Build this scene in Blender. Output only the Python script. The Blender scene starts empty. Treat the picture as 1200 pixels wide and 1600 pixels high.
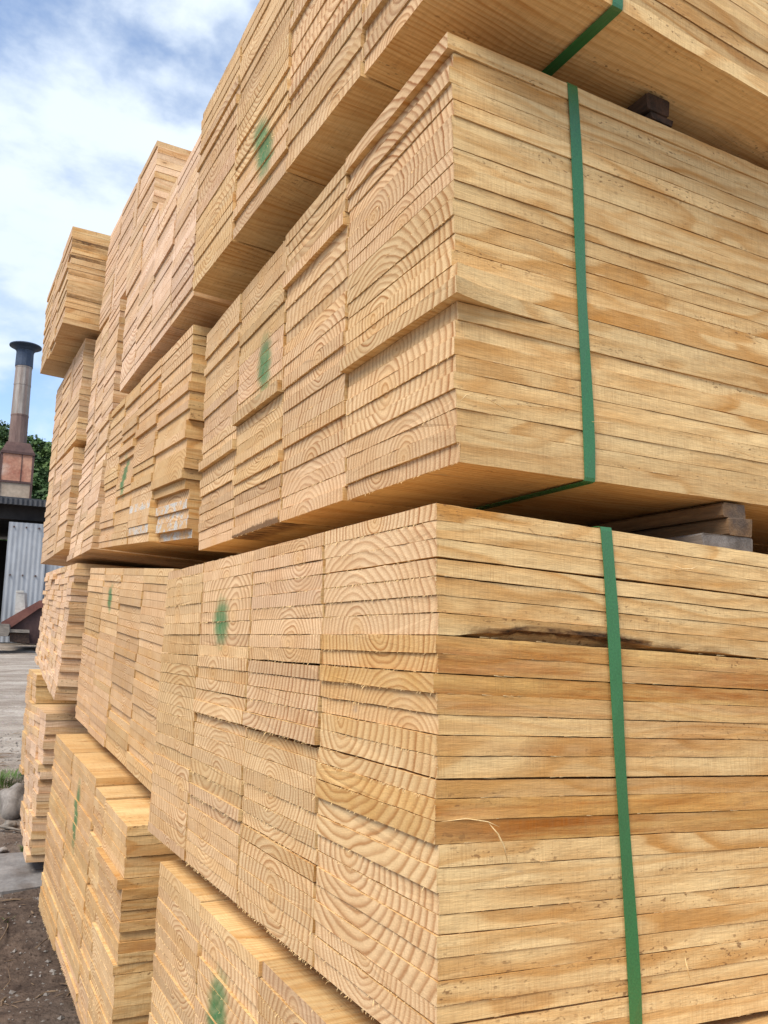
import bpy, math, random
from mathutils import Vector, Matrix, noise
S = bpy.context.scene
C = S.collection
rad = math.radians
# ------------------------------------------------------------------ camera
cam_d = bpy.data.cameras.new('camera'); cam = bpy.data.objects.new('camera', cam_d); C.objects.link(cam)
YAW, PITCH, ROLL = rad(61.5), rad(9.5), rad(.5)
fw = Vector((math.cos(YAW)*math.cos(PITCH), math.sin(YAW)*math.cos(PITCH), math.sin(PITCH)))
rt = fw.cross(Vector((0,0,1))).normalized(); up = rt.cross(fw)
rt, up = (math.cos(ROLL)*rt + math.sin(ROLL)*up), (-math.sin(ROLL)*rt + math.cos(ROLL)*up)
cam.matrix_world = Matrix(((rt.x, up.x, -fw.x, 0), (rt.y, up.y, -fw.y, 0), (rt.z, up.z, -fw.z, 0), (0,0,0,1)))
cam_d.sensor_fit = 'VERTICAL'; cam_d.sensor_height = 24; cam_d.lens = 24*1260/1600
cam_d.clip_start = .02; cam_d.clip_end = 3000
S.camera = cam
S.render.resolution_x, S.render.resolution_y = 768, 1024
S.render.engine = 'CYCLES'
S.view_settings.view_transform = 'Standard'; S.view_settings.look = 'None'
S.view_settings.gamma = 1; S.view_settings.use_curve_mapping = False
S.view_settings.exposure = 0.72
# ------------------------------------------------------------------ world and sun
SUN_EL, SUN_AZ = rad(52), math.atan2(-.50, -.86)         # direction towards the sun
w = bpy.data.worlds.new('World'); S.world = w; w.use_nodes = True
NT = w.node_tree; NT.nodes.clear()
def mknode(nt, t, **kw):
    n = nt.nodes.new(t)
    for k, v in kw.items():
        if k.startswith('i_'):
            key = k[2:]; key = int(key) if key.isdigit() else key.replace('_', ' ')
            n.inputs[key].default_value = v
        else: setattr(n, k, v)
    return n
out = mknode(NT, 'ShaderNodeOutputWorld'); bg = mknode(NT, 'ShaderNodeBackground'); bg.inputs[1].default_value = .15
sky = mknode(NT, 'ShaderNodeTexSky', sky_type='NISHITA', sun_disc=False)
sky.sun_elevation = SUN_EL; sky.sun_rotation = math.pi/2 - SUN_AZ; sky.air_density = 1.0; sky.dust_density = .1; sky.ozone_density = 3.0
tc = mknode(NT, 'ShaderNodeTexCoord')
mp = mknode(NT, 'ShaderNodeMapping'); mp.inputs['Scale'].default_value = (1, 1, 1.7); mp.inputs['Location'].default_value = (.9, .35, .1)
NT.links.new(tc.outputs['Generated'], mp.inputs['Vector'])
n1 = mknode(NT, 'ShaderNodeTexNoise', i_Scale=1.9, i_Detail=9, i_Roughness=.56, i_Distortion=.25)
n2 = mknode(NT, 'ShaderNodeTexNoise', i_Scale=11, i_Detail=5, i_Roughness=.55)
n3 = mknode(NT, 'ShaderNodeTexNoise', i_Scale=3.1, i_Detail=3, i_Roughness=.5)
for n in (n1, n2, n3): NT.links.new(mp.outputs[0], n.inputs['Vector'])
ad = mknode(NT, 'ShaderNodeMath', operation='MULTIPLY_ADD'); ad.inputs[1].default_value = .32
NT.links.new(n2.outputs[0], ad.inputs[0]); NT.links.new(n1.outputs[0], ad.inputs[2])
cov = mknode(NT, 'ShaderNodeMapRange', interpolation_type='SMOOTHSTEP'); cov.inputs[3].default_value = .12; cov.inputs[1].default_value = .54; cov.inputs[2].default_value = .74
NT.links.new(ad.outputs[0], cov.inputs[0])
cr = mknode(NT, 'ShaderNodeMix', data_type='RGBA')
cr.inputs[6].default_value = (3.3, 3.85, 4.55, 1); cr.inputs[7].default_value = (4.2, 4.55, 4.9, 1)
NT.links.new(n3.outputs[0], cr.inputs[0])
mx = mknode(NT, 'ShaderNodeMix', data_type='RGBA')
NT.links.new(cov.outputs[0], mx.inputs[0]); NT.links.new(sky.outputs[0], mx.inputs[6]); NT.links.new(cr.outputs[2], mx.inputs[7])
NT.links.new(mx.outputs[2], bg.inputs[0]); NT.links.new(bg.outputs[0], out.inputs[0])
sd = bpy.data.lights.new('sun', 'SUN'); sd.energy = 2.9; sd.angle = rad(30); sd.color = (1, .93, .82)
sun = bpy.data.objects.new('sun', sd); C.objects.link(sun)
sv = Vector((math.cos(SUN_EL)*math.cos(SUN_AZ), math.cos(SUN_EL)*math.sin(SUN_AZ), math.sin(SUN_EL)))
sun.rotation_euler = sv.to_track_quat('Z', 'Y').to_euler()

# ------------------------------------------------------------------ helpers
def empty(name, loc, label, cat, group=None):
    o = bpy.data.objects.new(name, None); C.objects.link(o); o.location = loc; o.empty_display_size = .1
    o['label'] = label; o['category'] = cat
    if group: o['group'] = group
    return o
def tag(o, label=None, cat=None, group=None, kind=None):
    if label: o['label'] = label
    if cat: o['category'] = cat
    if group: o['group'] = group
    if kind: o['kind'] = kind
    return o
def mesh_obj(name, verts, faces, mats, parent=None, fm=None, smooth=False, attrs=None):
    base = Vector(parent.location) if parent else Vector((0,0,0))
    me = bpy.data.meshes.new(name)
    me.from_pydata([tuple(Vector(v)-base) for v in verts], [], faces)
    for m in (mats if isinstance(mats, (list, tuple)) else [mats]): me.materials.append(m)
    if fm: me.polygons.foreach_set('material_index', fm)
    if smooth: me.polygons.foreach_set('use_smooth', [True]*len(me.polygons))
    for k, vals in (attrs or {}).items():
        a = me.attributes.new(k, 'FLOAT_VECTOR', 'POINT')
        a.data.foreach_set('vector', [c for v in vals for c in v])
    me.update()
    o = bpy.data.objects.new(name, me); C.objects.link(o)
    if parent: o.parent = parent
    return o
class MB:
    def __init__(s): s.v = []; s.f = []; s.m = []
    def add(s, v, f, m=0):
        b = len(s.v); s.v += [tuple(x) for x in v]; s.f += [tuple(i+b for i in q) for q in f]; s.m += [m]*len(f)
    def box(s, x0, x1, y0, y1, z0, z1, m=0, rot=None, ctr=None):
        P = [Vector((x, y, z)) for z in (z0, z1) for y in (y0, y1) for x in (x0, x1)]
        if rot is not None:
            c = Vector(ctr or ((x0+x1)/2, (y0+y1)/2, (z0+z1)/2)); P = [c + rot @ (p-c) for p in P]
        s.add(P, [(0,2,3,1),(4,5,7,6),(0,1,5,4),(2,6,7,3),(0,4,6,2),(1,3,7,5)], m)
    def tube(s, pts, rs, n=8, m=0, cap=True, flat=1):
        rings = []
        for i, p in enumerate(pts):
            p = Vector(p); d = (Vector(pts[min(i+1, len(pts)-1)]) - Vector(pts[max(i-1, 0)])).normalized()
            a = d.cross(Vector((.13, .21, 1))).normalized(); b = d.cross(a)
            rings.append([p + (a*math.cos(t*2*math.pi/n) + b*flat*math.sin(t*2*math.pi/n))*rs[i] for t in range(n)])
        v = [q for r_ in rings for q in r_]; f = []
        for i in range(len(pts)-1):
            for t in range(n):
                u = (t+1) % n; f.append((i*n+t, i*n+u, (i+1)*n+u, (i+1)*n+t))
        if cap: f += [tuple(range(n))[::-1], tuple((len(pts)-1)*n+t for t in range(n))]
        s.add(v, f, m)
    def build(s, name, mats, parent=None, smooth=False): return mesh_obj(name, s.v, s.f, mats, parent, s.m, smooth)

def mat(name):
    m = bpy.data.materials.new(name); m.use_nodes = True; nt = m.node_tree; nt.nodes.clear()
    o = nt.nodes.new('ShaderNodeOutputMaterial'); b = nt.nodes.new('ShaderNodeBsdfPrincipled'); nt.links.new(b.outputs[0], o.inputs[0])
    return m, nt, b
class G:
    """tiny node-graph helper"""
    def __init__(s, nt): s.nt = nt
    def _in(s, sock, v):
        if v is None: return
        if hasattr(v, 'is_output'): s.nt.links.new(v, sock)
        else:
            if hasattr(sock.default_value, '__len__') and not hasattr(v, '__len__'): v = (v,)*len(sock.default_value)
            if hasattr(v, '__len__') and len(v) == 3 and len(sock.default_value) == 4: v = (*v, 1)
            sock.default_value = v
    def math(s, op, a, b=None, c=None, clamp=False):
        n = s.nt.nodes.new('ShaderNodeMath'); n.operation = op; n.use_clamp = clamp
        for i, v in enumerate((a, b, c)): s._in(n.inputs[i], v)
        return n.outputs[0]
    def vec(s, op, a, b=None, sc=None):
        n = s.nt.nodes.new('ShaderNodeVectorMath'); n.operation = op; s._in(n.inputs[0], a); s._in(n.inputs[1], b)
        if sc is not None: s._in(n.inputs['Scale'], sc)
        return n.outputs['Value'] if op in ('LENGTH', 'DISTANCE', 'DOT_PRODUCT') else n.outputs[0]
    def attr(s, name):
        n = s.nt.nodes.new('ShaderNodeAttribute'); n.attribute_name = name; return n.outputs['Vector']
    def sep(s, v): n = s.nt.nodes.new('ShaderNodeSeparateXYZ'); s._in(n.inputs[0], v); return n.outputs
    def comb(s, x, y, z):
        n = s.nt.nodes.new('ShaderNodeCombineXYZ')
        for i, v in enumerate((x, y, z)): s._in(n.inputs[i], v)
        return n.outputs[0]
    def noise(s, v, scale, detail=4, rough=.5, dist=0, col=False):
        n = s.nt.nodes.new('ShaderNodeTexNoise'); s._in(n.inputs['Vector'], v); s._in(n.inputs['Scale'], scale)
        n.inputs['Detail'].default_value = detail; n.inputs['Roughness'].default_value = rough; n.inputs['Distortion'].default_value = dist
        return n.outputs[1 if col else 0]
    def voro(s, v, scale, out='Distance', feat='F1'):
        n = s.nt.nodes.new('ShaderNodeTexVoronoi'); n.feature = feat; s._in(n.inputs['Vector'], v); s._in(n.inputs['Scale'], scale); return n.outputs[out]
    def mr(s, v, a, b, c=0, d=1, smooth=False):
        n = s.nt.nodes.new('ShaderNodeMapRange'); s._in(n.inputs[0], v)
        if smooth: n.interpolation_type = 'SMOOTHSTEP'
        for i, x in enumerate((a, b, c, d)): s._in(n.inputs[i+1], x)
        return n.outputs[0]
    def mix(s, f, a, b, mode='MIX'):
        n = s.nt.nodes.new('ShaderNodeMix'); n.data_type = 'RGBA'; n.blend_type = mode
        s._in(n.inputs[0], f); s._in(n.inputs[6], a); s._in(n.inputs[7], b); return n.outputs[2]
    def ramp(s, f, stops):
        n = s.nt.nodes.new('ShaderNodeValToRGB'); s._in(n.inputs[0], f); e = n.color_ramp.elements
        while len(e) < len(stops): e.new(.5)
        for x, (p, c) in zip(e, stops): x.position = p; x.color = (*c, 1) if len(c) == 3 else c
        return n.outputs[0]
    def bump(s, h, strength, dist, bsdf, normal=None):
        n = s.nt.nodes.new('ShaderNodeBump'); s._in(n.inputs['Height'], h); n.inputs['Strength'].default_value = strength; n.inputs['Distance'].default_value = dist
        if normal: s.nt.links.new(normal, n.inputs['Normal'])
        s.nt.links.new(n.outputs[0], bsdf.inputs['Normal']); return n.outputs[0]
    def pos(s): return s.nt.nodes.new('ShaderNodeNewGeometry').outputs['Position']
    def obj(s): return s.nt.nodes.new('ShaderNodeTexCoord').outputs['Object']

# ------------------------------------------------------------------ wood
# attributes: log = (along, across, up) from the pith of the log, tone = (brightness, golden, bark), aux = (random, random, is a paint-ended board), mark = offset from the spray mark
def wood(end):
    m, nt, b = mat('pine_end_grain' if end else 'pine_sawn_face'); g = G(nt)
    L = g.attr('log'); tone = g.sep(g.attr('tone')); aux = g.sep(g.attr('aux')); ls = g.sep(L)
    sh = g.comb(g.math('MULTIPLY', aux[0], 37), g.math('MULTIPLY', aux[1], 53), aux[0])
    # slow wander of the pith and ring wobble; along the log everything is stretched
    Ls = g.vec('ADD', g.vec('MULTIPLY', L, (.9 if end else 2.4, 7, 7)), sh)
    wob = g.vec('SCALE', g.vec('SUBTRACT', g.noise(Ls, 1, 2, .5, 0, True), (.5, .5, .5)), sc=.042 if end else .085)
    Lf = g.vec('ADD', g.vec('MULTIPLY', L, (3, 34, 34)), sh)
    wob2 = g.vec('SCALE', g.vec('SUBTRACT', g.noise(Lf, 1, 3, .55, 0, True), (.5, .5, .5)), sc=.0058)
    P = g.vec('ADD', g.vec('ADD', L, wob), wob2)
    r = g.vec('LENGTH', g.vec('MULTIPLY', P, (0, 1, 1.12)))
    fr = g.math('MULTIPLY_ADD', aux[1], 66, 62)
    ph = g.math('FRACT', g.math('MULTIPLY_ADD', g.math('POWER', r, .93), g.math('MULTIPLY', fr, .84), aux[0]))
    ring = g.ramp(ph, [(0, (.25,)*3), (.12, (0,)*3), (.40, (.10,)*3), (.66, (.62,)*3), (.82, (1,)*3), (.93, (.9,)*3), (1, (.25,)*3)])
    ringn = g.sep(ring)[0]
    # each ring its own strength
    rid = g.noise(g.comb(g.math('MULTIPLY', r, fr), aux[0], aux[1]), .9, 2)
    ringn = g.math('MULTIPLY', g.math('MULTIPLY', ringn, g.mr(rid, .3, .7, .5, 1.25)), g.mr(g.math('FRACT', g.math('MULTIPLY', aux[1], 5.7)), 0, 1, .75, 1.08))
    fine = g.noise(g.vec('MULTIPLY', L, (30, 700, 700) if not end else (500, 420, 900)), 1, 3, .7)
    blot = g.noise(g.vec('ADD', g.vec('MULTIPLY', L, (3, 9, 9)), sh), 1, 4, .6)
    if end:
        pale, dark = (.72, .50, .30), (.40, .175, .07)
        tnt = g.mr(g.math('FRACT', g.math('MULTIPLY', aux[0], 7.31)), 0, 1)
        pale = g.mix(tnt, (.69, .47, .29), (.69, .485, .26)); dark = g.mix(tnt, (.33, .14, .062), (.37, .17, .055))
        ringf = g.math('MULTIPLY', ringn, .86, clamp=True)
        heart = g.mr(r, .0, .035, 1, 0)
    else:
        pale, dark = (.77, .54, .262), (.52, .25, .062)
        ringf = g.math('MULTIPLY', ringn, g.mr(blot, .35, .65, .35, .95), clamp=True)
        heart = g.mr(r, .0, .04, .6, 0)
    col = g.mix(ringf, pale, dark)
    col = g.mix(g.math('MULTIPLY', heart, .4), col, (.62, .36, .14))
    col = g.mix(g.math('MULTIPLY', tone[1], -1, clamp=True), col, g.mix(ringf, (.80, .585, .43), (.56, .32, .20)))
    gold = g.math('MULTIPLY', tone[1], g.mr(blot, .3, .6, .4 if end else .55, .75 if end else 1.1), clamp=True)
    col = g.mix(gold, col, g.mix(ringf, (.62, .36, .11), (.38, .16, .035)) if end else g.mix(g.mr(g.noise(g.vec('ADD', g.vec('MULTIPLY', L, (2.5, 45, 45)), sh), 1, 5, .65), .38, .58), (.66, .39, .13), (.38, .125, .014)))
    # orange resin flush on the faces
    if not end:
        st = g.noise(g.vec('ADD', g.vec('MULTIPLY', L, (2.2, 26, 26)), sh), 1, 5, .62, .6)
        col = g.mix(g.math('MULTIPLY', g.mr(st, .50, .68, 0, 1), .60), col, (.52, .25, .06))
        # saw kerf: fine lines across the board, in patches
        kp = g.vec('ADD', g.vec('MULTIPLY', L, (520, 30, 30)), sh); kerf = g.noise(kp, 1, 2, .6)
        patch = g.mr(g.noise(g.vec('ADD', g.vec('MULTIPLY', L, (5, 22, 22)), sh), 1, 3), .36, .66, .25, 1)
        kk = g.math('MULTIPLY', g.mr(kerf, .42, .72, 0, 1), patch)
        col = g.mix(g.math('MULTIPLY', kk, .36), col, (.40, .20, .07))
        kerf2 = g.noise(g.vec('ADD', g.vec('MULTIPLY', L, (130, 18, 18)), sh), 1, 2, .6)
        col = g.mix(g.math('MULTIPLY', g.mr(kerf2, .5, .75, 0, 1), .16), col, (.36, .20, .09))
        # rough pin holes and dark specks
        sp = g.noise(g.vec('ADD', g.vec('MULTIPLY', L, (110, 260, 260)), sh), 1, 2, .5)
        spa = g.mr(g.noise(g.vec('ADD', g.vec('MULTIPLY', L, (2.5, 40, 40)), sh), 1, 2), .50, .64, 0, 1)
        col = g.mix(g.math('MULTIPLY', g.math('MULTIPLY', g.mr(sp, .61, .68, 0, 1), spa), .75), col, (.19, .09, .035))
        # grey smudges
        sm = g.noise(g.vec('ADD', g.vec('MULTIPLY', L, (9, 45, 45)), g.vec('SCALE', sh, sc=1.7)), 1, 4, .7)
        col = g.mix(g.mr(sm, .66, .8, 0, .6), col, (.20, .155, .12))
        # knots
        kv = g.vec('ADD', g.comb(ls[0], g.math('MULTIPLY', g.math('ADD', ls[1], ls[2]), 2.4), 0), sh)
        kd = g.voro(kv, 5); kc = g.sep(g.voro(kv, 5, 'Color'))
        on = g.math('GREATER_THAN', kc[0], .60)
        halo = g.math('MULTIPLY', g.mr(kd, .03, .16, 1, 0), on); col = g.mix(g.math('MULTIPLY', halo, .45), col, (.42, .19, .05))
        kn = g.math('MULTIPLY', g.mr(g.math('ADD', kd, g.math('MULTIPLY', g.math('SUBTRACT', fine, .5), .02)), .022, .062, 1, 0), on)
        col = g.mix(g.math('MULTIPLY', kn, .85), col, (.16, .075, .03))
        # bark / wane
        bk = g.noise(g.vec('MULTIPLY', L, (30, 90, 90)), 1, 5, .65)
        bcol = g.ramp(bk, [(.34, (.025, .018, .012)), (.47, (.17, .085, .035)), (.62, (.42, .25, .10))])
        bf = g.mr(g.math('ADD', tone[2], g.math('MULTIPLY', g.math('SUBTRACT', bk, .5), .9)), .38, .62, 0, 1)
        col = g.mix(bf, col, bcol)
    else:
        # saw marks: slanting fine lines
        kp = g.comb(g.math('ADD', g.math('MULTIPLY', ls[1], 90), g.math('MULTIPLY', ls[2], 520)), g.math('MULTIPLY', ls[1], 40), aux[0])
        kerf = g.noise(kp, 1, 2, .6)
        col = g.mix(g.math('MULTIPLY', g.mr(kerf, .45, .75, 0, 1), .13), col, (.42, .25, .12))
        # pith crack, knots
        kv = g.vec('ADD', g.comb(g.math('MULTIPLY', ls[1], 1), g.math('MULTIPLY', ls[2], 1.6), 0), sh)
        kd = g.voro(kv, 6); kc = g.sep(g.voro(kv, 6, 'Color'))
        kn = g.math('MULTIPLY', g.mr(g.math('ADD', kd, g.math('MULTIPLY', g.math('SUBTRACT', blot, .5), .06)), .035, .075, 1, 0), g.math('GREATER_THAN', kc[0], .90))
        col = g.mix(g.math('MULTIPLY', kn, .7), col, (.26, .12, .06))
        # blue-grey stain
        gs = g.noise(g.vec('ADD', g.vec('MULTIPLY', L, (1, 16, 40)), g.vec('SCALE', sh, sc=2.3)), 1, 3, .6)
        col = g.mix(g.mr(gs, .69, .8, 0, .5), col, (.25, .2, .17))
        # whitewash on painted ends
        pw = g.math('MULTIPLY', g.mr(g.noise(g.vec('ADD', g.vec('MULTIPLY', L, (1, 26, 40)), sh), 1, 5, .75), .47, .56, 0, .9), aux[2])
        col = g.mix(pw, col, g.mix(g.mr(fine, .4, .6), (.30, .30, .29), (.68, .68, .66)))
        # green spray mark
        mk = g.attr('mark'); mn = g.noise(g.vec('MULTIPLY', mk, (60, 60, 60)), 1, 3, .6)
        mn2 = g.noise(g.vec('MULTIPLY', mk, (900, 900, 900)), 1, 1, .5)
        d = g.vec('LENGTH', g.vec('MULTIPLY', mk, (1, 1, .5)))
        d = g.math('ADD', d, g.math('ADD', g.math('MULTIPLY', g.math('SUBTRACT', mn, .5), .035), g.math('MULTIPLY', g.math('SUBTRACT', mn2, .5), .018)))
        col = g.mix(g.math('MULTIPLY', g.mr(d, .016, .048, 1, 0, True), g.mr(mn, .3, .7, .70, .93)), col, g.mix(mn2, (.018, .145, .05), (.04, .21, .085)))
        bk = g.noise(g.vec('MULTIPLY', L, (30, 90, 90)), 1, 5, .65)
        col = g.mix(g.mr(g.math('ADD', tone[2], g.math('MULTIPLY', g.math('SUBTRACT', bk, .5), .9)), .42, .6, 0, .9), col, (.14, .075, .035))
    col = g.mix(g.mr(blot, .4, .7, 0, .6), col, g.vec('MULTIPLY', col, (.84, .73, .60)))
    col = g.vec('SCALE', col, sc=g.math('MULTIPLY', tone[0], g.mr(fine, .3, .7, .84, 1.14)))
    # thousands of faint individual fibres
    nt.links.new(col, b.inputs['Base Color'])
    b.inputs['Roughness'].default_value = .78; b.inputs['Specular IOR Level'].default_value = .22
    if end:
        h = g.math('ADD', g.math('MULTIPLY', fine, .7), g.math('ADD', g.math('MULTIPLY', kerf, .6), g.math('MULTIPLY', ringn, .25)))
        g.bump(h, .55, .0011, b)
    else:
        rough2 = g.noise(g.vec('ADD', g.vec('MULTIPLY', L, (28, 190, 190)), sh), 1, 4, .7)
        h = g.math('ADD', g.math('ADD', g.math('MULTIPLY', kerf, .5), g.math('MULTIPLY', fine, .35)), g.math('MULTIPLY', rough2, 1.1))
        g.bump(h, .6, .0014, b)
    return m
M_END, M_FACE = wood(True), wood(False)

def simple(name, c1, c2, scale, rough=.8, metal=0, bump=.3, bd=.002, stretch=(1,1,1), spec=.3, extra=None):
    m, nt, b = mat(name); g = G(nt); p = g.vec('MULTIPLY', g.obj(), stretch)
    n = g.noise(p, scale, 6, .6); n2 = g.noise(p, scale*7, 4, .6)
    col = g.mix(g.mr(n, .35, .65), c1, c2)
    if extra: col = extra(g, p, col)
    col = g.vec('SCALE', col, sc=g.mr(n2, .3, .7, .85, 1.15))
    nt.links.new(col, b.inputs['Base Color']); b.inputs['Roughness'].default_value = rough; b.inputs['Metallic'].default_value = metal
    b.inputs['Specular IOR Level'].default_value = spec
    g.bump(n2, bump, bd, b); return m
M_STRAP = simple('green_strap', (.024, .125, .036), (.036, .165, .050), 14, .22, 0, .25, .0006, (30, 1, 30), .6)
M_BEARER = simple('weathered_bearer', (.13, .075, .04), (.25, .155, .08), 8, .85, 0, .6, .002, (6, .6, 6),
                  extra=lambda g, p, c: g.mix(g.mr(g.noise(p, 5, 4), .5, .7, 0, .8), c, (.075, .055, .045)))
M_GREYB = simple('grey_bearer', (.10, .085, .075), (.19, .17, .155), 8, .85, 0, .6, .002, (6, .6, 6))
M_DARKB = simple('blackened_bearer', (.03, .022, .018), (.085, .05, .035), 8, .85, 0, .6, .002, (6, .6, 6))
M_SPLINT = simple('torn_fibre', (.74, .50, .22), (.80, .60, .33), 30, .7)

# ------------------------------------------------------------------ lumber packs
def lerp(a, b, t): return a + (b-a)*t
class Pack:
    def __init__(s, label, near, far, cols, layers, seed, L=2.4, sl=(-.02, -.06), mark=None, gap=.0012, end_j=.004, v_j=.002,
                 coltop=None, bands=None, hires=False, bright=1.0, gold=.12, wonly=None, special=None, painted=None, colgap=.004, dirt=0, tonefn=None, lseq=None, yawL=0.0):
        s.rng = random.Random(seed); s.R = s.rng.uniform
        (yn, xt, zt, xb, zb) = near; (yf, xft, zft, xfb, zfb) = far
        s.NB, s.NT, s.FB, s.FT = Vector((xb, yn, zb)), Vector((xt, yn, zt)), Vector((xfb, yf, zfb)), Vector((xft, yf, zft))
        s.W = yf-yn; s.H = zt-zb; s.L = L; s.sl = sl; s.cols = cols; s.yawL = yawL
        s.dirt = dirt; s.mark = mark; s.hires = hires; s.bright = bright; s.gold = gold; s.coltop = coltop
        s.root = empty('lumber_pack', ((xb+xfb)/2 + L/2, (yn+yf)/2, min(zb, zfb)), label, 'lumber pack', 'packs of sawn pine boards stacked in the yard')
        s.nobj = 0; s.extra = None; s.fuzz = MB(); s.special = special or {}; s.painted = painted or set(); s.tonefn = tonefn
        s.gap, s.end_j, s.v_j, s.colgap = gap, end_j, v_j, colgap
        todo = []
        bands = bands or [(0, 1, [('s', c) for c in cols], layers)]
        for (w0, w1, cc, nl) in bands:
            tot = sum(c[1] for c in cc); v = 0
            for ci, (kind, frac) in enumerate(cc):
                v0, v1 = v, v+frac/tot; v = v1
                cut = (wonly or {}).get(ci, 0)
                if kind == 'v':
                    todo.append((v0, v1, w0, w1, ci, 0, .5*(v0+v1), w1+s.R(-1, 1), s.R(0, 1), s.R(0, 1), 1)); continue
                # layer bounds
                ts = lseq if lseq else [0]
                if not lseq:
                    hs = [1+s.R(-.07, .07) for _ in range(nl)]; t = sum(hs); a = 0
                    for h in hs: a += h/t; ts.append(a)
                n = len(ts)-1; k = 0
                while k < n:
                    m = min(n-k, s.rng.choice([1, 2, 3, 3, 4, 5, 6, 7]))
                    wc = (ts[k]+ts[k+m])/2 + s.R(-.5, .5)*(ts[k+m]-ts[k]) + (s.R(-.06, .06))
                    vc = (v0+v1)/2 + (s.R(-.2, .2) if s.R(0, 1) < .65 else s.R(-.7, .7))*(v1-v0)
                    ra, rb = s.R(0, 1), s.R(0, 1); gb = s.R(-.5, 1)
                    for j in range(k, k+m):
                        if j >= n-cut: continue
                        todo.append((v0, v1, lerp(w0, w1, ts[j]), lerp(w0, w1, ts[j+1]), ci, n-1-j, vc, lerp(w0, w1, wc), ra, rb, gb))
                    k += m
        todo.sort(key=lambda t: (t[4] > 0 and not (t[2] < .03 or t[3] > .97), t[0], -t[3]))
        for t in todo: s.board(*t)
        if s.extra:
            e = s.extra; mesh_obj('boards', e[0], e[1], [M_END, M_FACE], s.root, e[2], attrs=e[3])['kind'] = 'stuff'
        if s.fuzz.v: s.fuzz.build('splinters', M_SPLINT, s.root)['kind'] = 'stuff'
    def ct(s, v):
        if not s.coltop: return 0
        k = v*len(s.coltop); return s.coltop[min(int(k), len(s.coltop)-1)]
    def pt(s, u, v, w, cv=None):
        a = s.NB.lerp(s.NT, w); b = s.FB.lerp(s.FT, w); p = a.lerp(b, v)
        p = p + Vector((u, u*s.yawL, lerp(s.sl[1], s.sl[0], w)*min(u, .75 + .1*u)))
        p.z += s.ct(v if cv is None else cv)*w
        return p
    def board(s, v0, v1, w0, w1, ci, li, vc, wc, ra, rb, gb):
        R = s.R; W, H = s.W, s.H
        sp = s.special.get((ci, li), {})
        cg = s.colgap/W
        va, vb = v0+cg*R(.1, .9), v1-cg*R(.1, .9)
        if ci == 0: va = v0 + R(-1, 1)*s.v_j/W + sp.get('dv', 0)/W
        g0 = s.gap*R(.12, .62)/H
        if R(0, 1) < .08: g0 += .0014/H
        g0 += sp.get('gap', 0)/H
        wa, wb = w0 + .0001/H, w1 - g0 - .0001/H
        pro = R(-1, 1)*s.end_j + (R(0, 1) < .08)*R(-2.2, 2.4)*s.end_j + sp.get('pro', 0)
        M = 12 if s.hires else 4
        full = ci == 0 or w0 < .02 or w1 > .98
        NS = (84 if ci == 0 else 24 if full else 3) if s.hires else (4 if full else 2)
        us = [s.L*(i/(NS-1))**(1.7 if NS > 4 else 1) for i in range(NS)]
        sd = R(0, 500); skew = R(-1, 1)*.0012/H
        am = .0009 if s.hires else .0004
        verts, log, tone = [], [], []
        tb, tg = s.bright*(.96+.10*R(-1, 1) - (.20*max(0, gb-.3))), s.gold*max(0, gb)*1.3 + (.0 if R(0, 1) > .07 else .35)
        if s.gold < 0: tg = s.gold*s.R(.3, 1.3)
        if s.tonefn:
            q = s.tonefn(ci, li)
            if q: tb, tg = q[0]*s.bright, q[1]
        lw = sp.get('wane'); oy, oz, ou = R(-1, 1)*.005, R(-1, 1)*.004, R(0, 1)*.6
        cv = (v0+v1)/2
        def V(u, v, w, ku, edge):
            nz = noise.noise(Vector((u*9+sd, v*W*22, w*H*3+edge*7)))*am + noise.noise(Vector((u*60+sd, v*W*90, edge*9)))*am*.55 + (noise.noise(Vector((u*190+sd, v*W*300, edge*5)))*am*.5 if s.hires else 0)
            nz *= 1.0
            bk = 0.0; dy = 0; dz = nz if edge != 0 else 0
            if edge == -1 and dz < 0: dz *= .2
            if v == va and ci == 0: dy = abs(noise.noise(Vector((u*14+sd, w*H*160, 3.3))))*am*1.6
            if lw and v == va:
                a = lw(u)
                if a > 0:
                    a = a*1.25
                    if edge == -1: dz += a*.012; dy += a*.009; bk = min(1, a*1.6)
                    elif edge == 0: dy += a*.002; bk = min(1, a*1.0)
            if s.dirt and v == va and ci == 0 and edge <= 0: bk = s.dirt*(1 if u > .004 else .3)*(.6+.4*noise.noise(Vector((sd, 1, 1)))*2)  # near side: grime plus the neighbouring stack's shade, painted into the tone
            if sp.get('streak') and v == va and edge <= 0: bk = sp['streak']*math.exp(-u*7)
            if sp.get('bark_bottom') and w0 < .02 and edge == -1:
                bk = sp['bark_bottom'](u, v)
            if v == va: dy += sp.get('dvn', 0)*math.exp(-u*14)
            p = s.pt(u, v, w + (skew if edge > 0 else 0)*(v-vc), cv) + Vector((ku, dy, dz)); verts.append(p)
            log.append((u + ku + ra*3 + ou, (p.y - (lerp(s.NB.y, s.FB.y, vc)))+oy, (p.z - s.pt(u, vc, wc).z)+oz))
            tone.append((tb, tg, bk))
        ring = [(va + (vb-va)*i/M, wa, -1) for i in range(M+1)] + [(vb, (wa+wb)/2, 0)] + [(va + (vb-va)*i/M, wb, 1) for i in range(M, -1, -1)] + [(va, (wa+wb)/2, 0)]
        K = len(ring)
        for i, u in enumerate(us):
            for (v, w, e) in ring:
                ku = -pro + (noise.noise(Vector((v*W*40+sd, w*H*150, 1)))*am*1.3 if i == 0 else 0)
                V(u, v, w, ku if i < NS-1 else R(-1, 1)*0.002, e)
        faces = [tuple(range(K)), tuple((NS-1)*K+t for t in range(K))[::-1]]
        fm = [0, 0]
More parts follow.
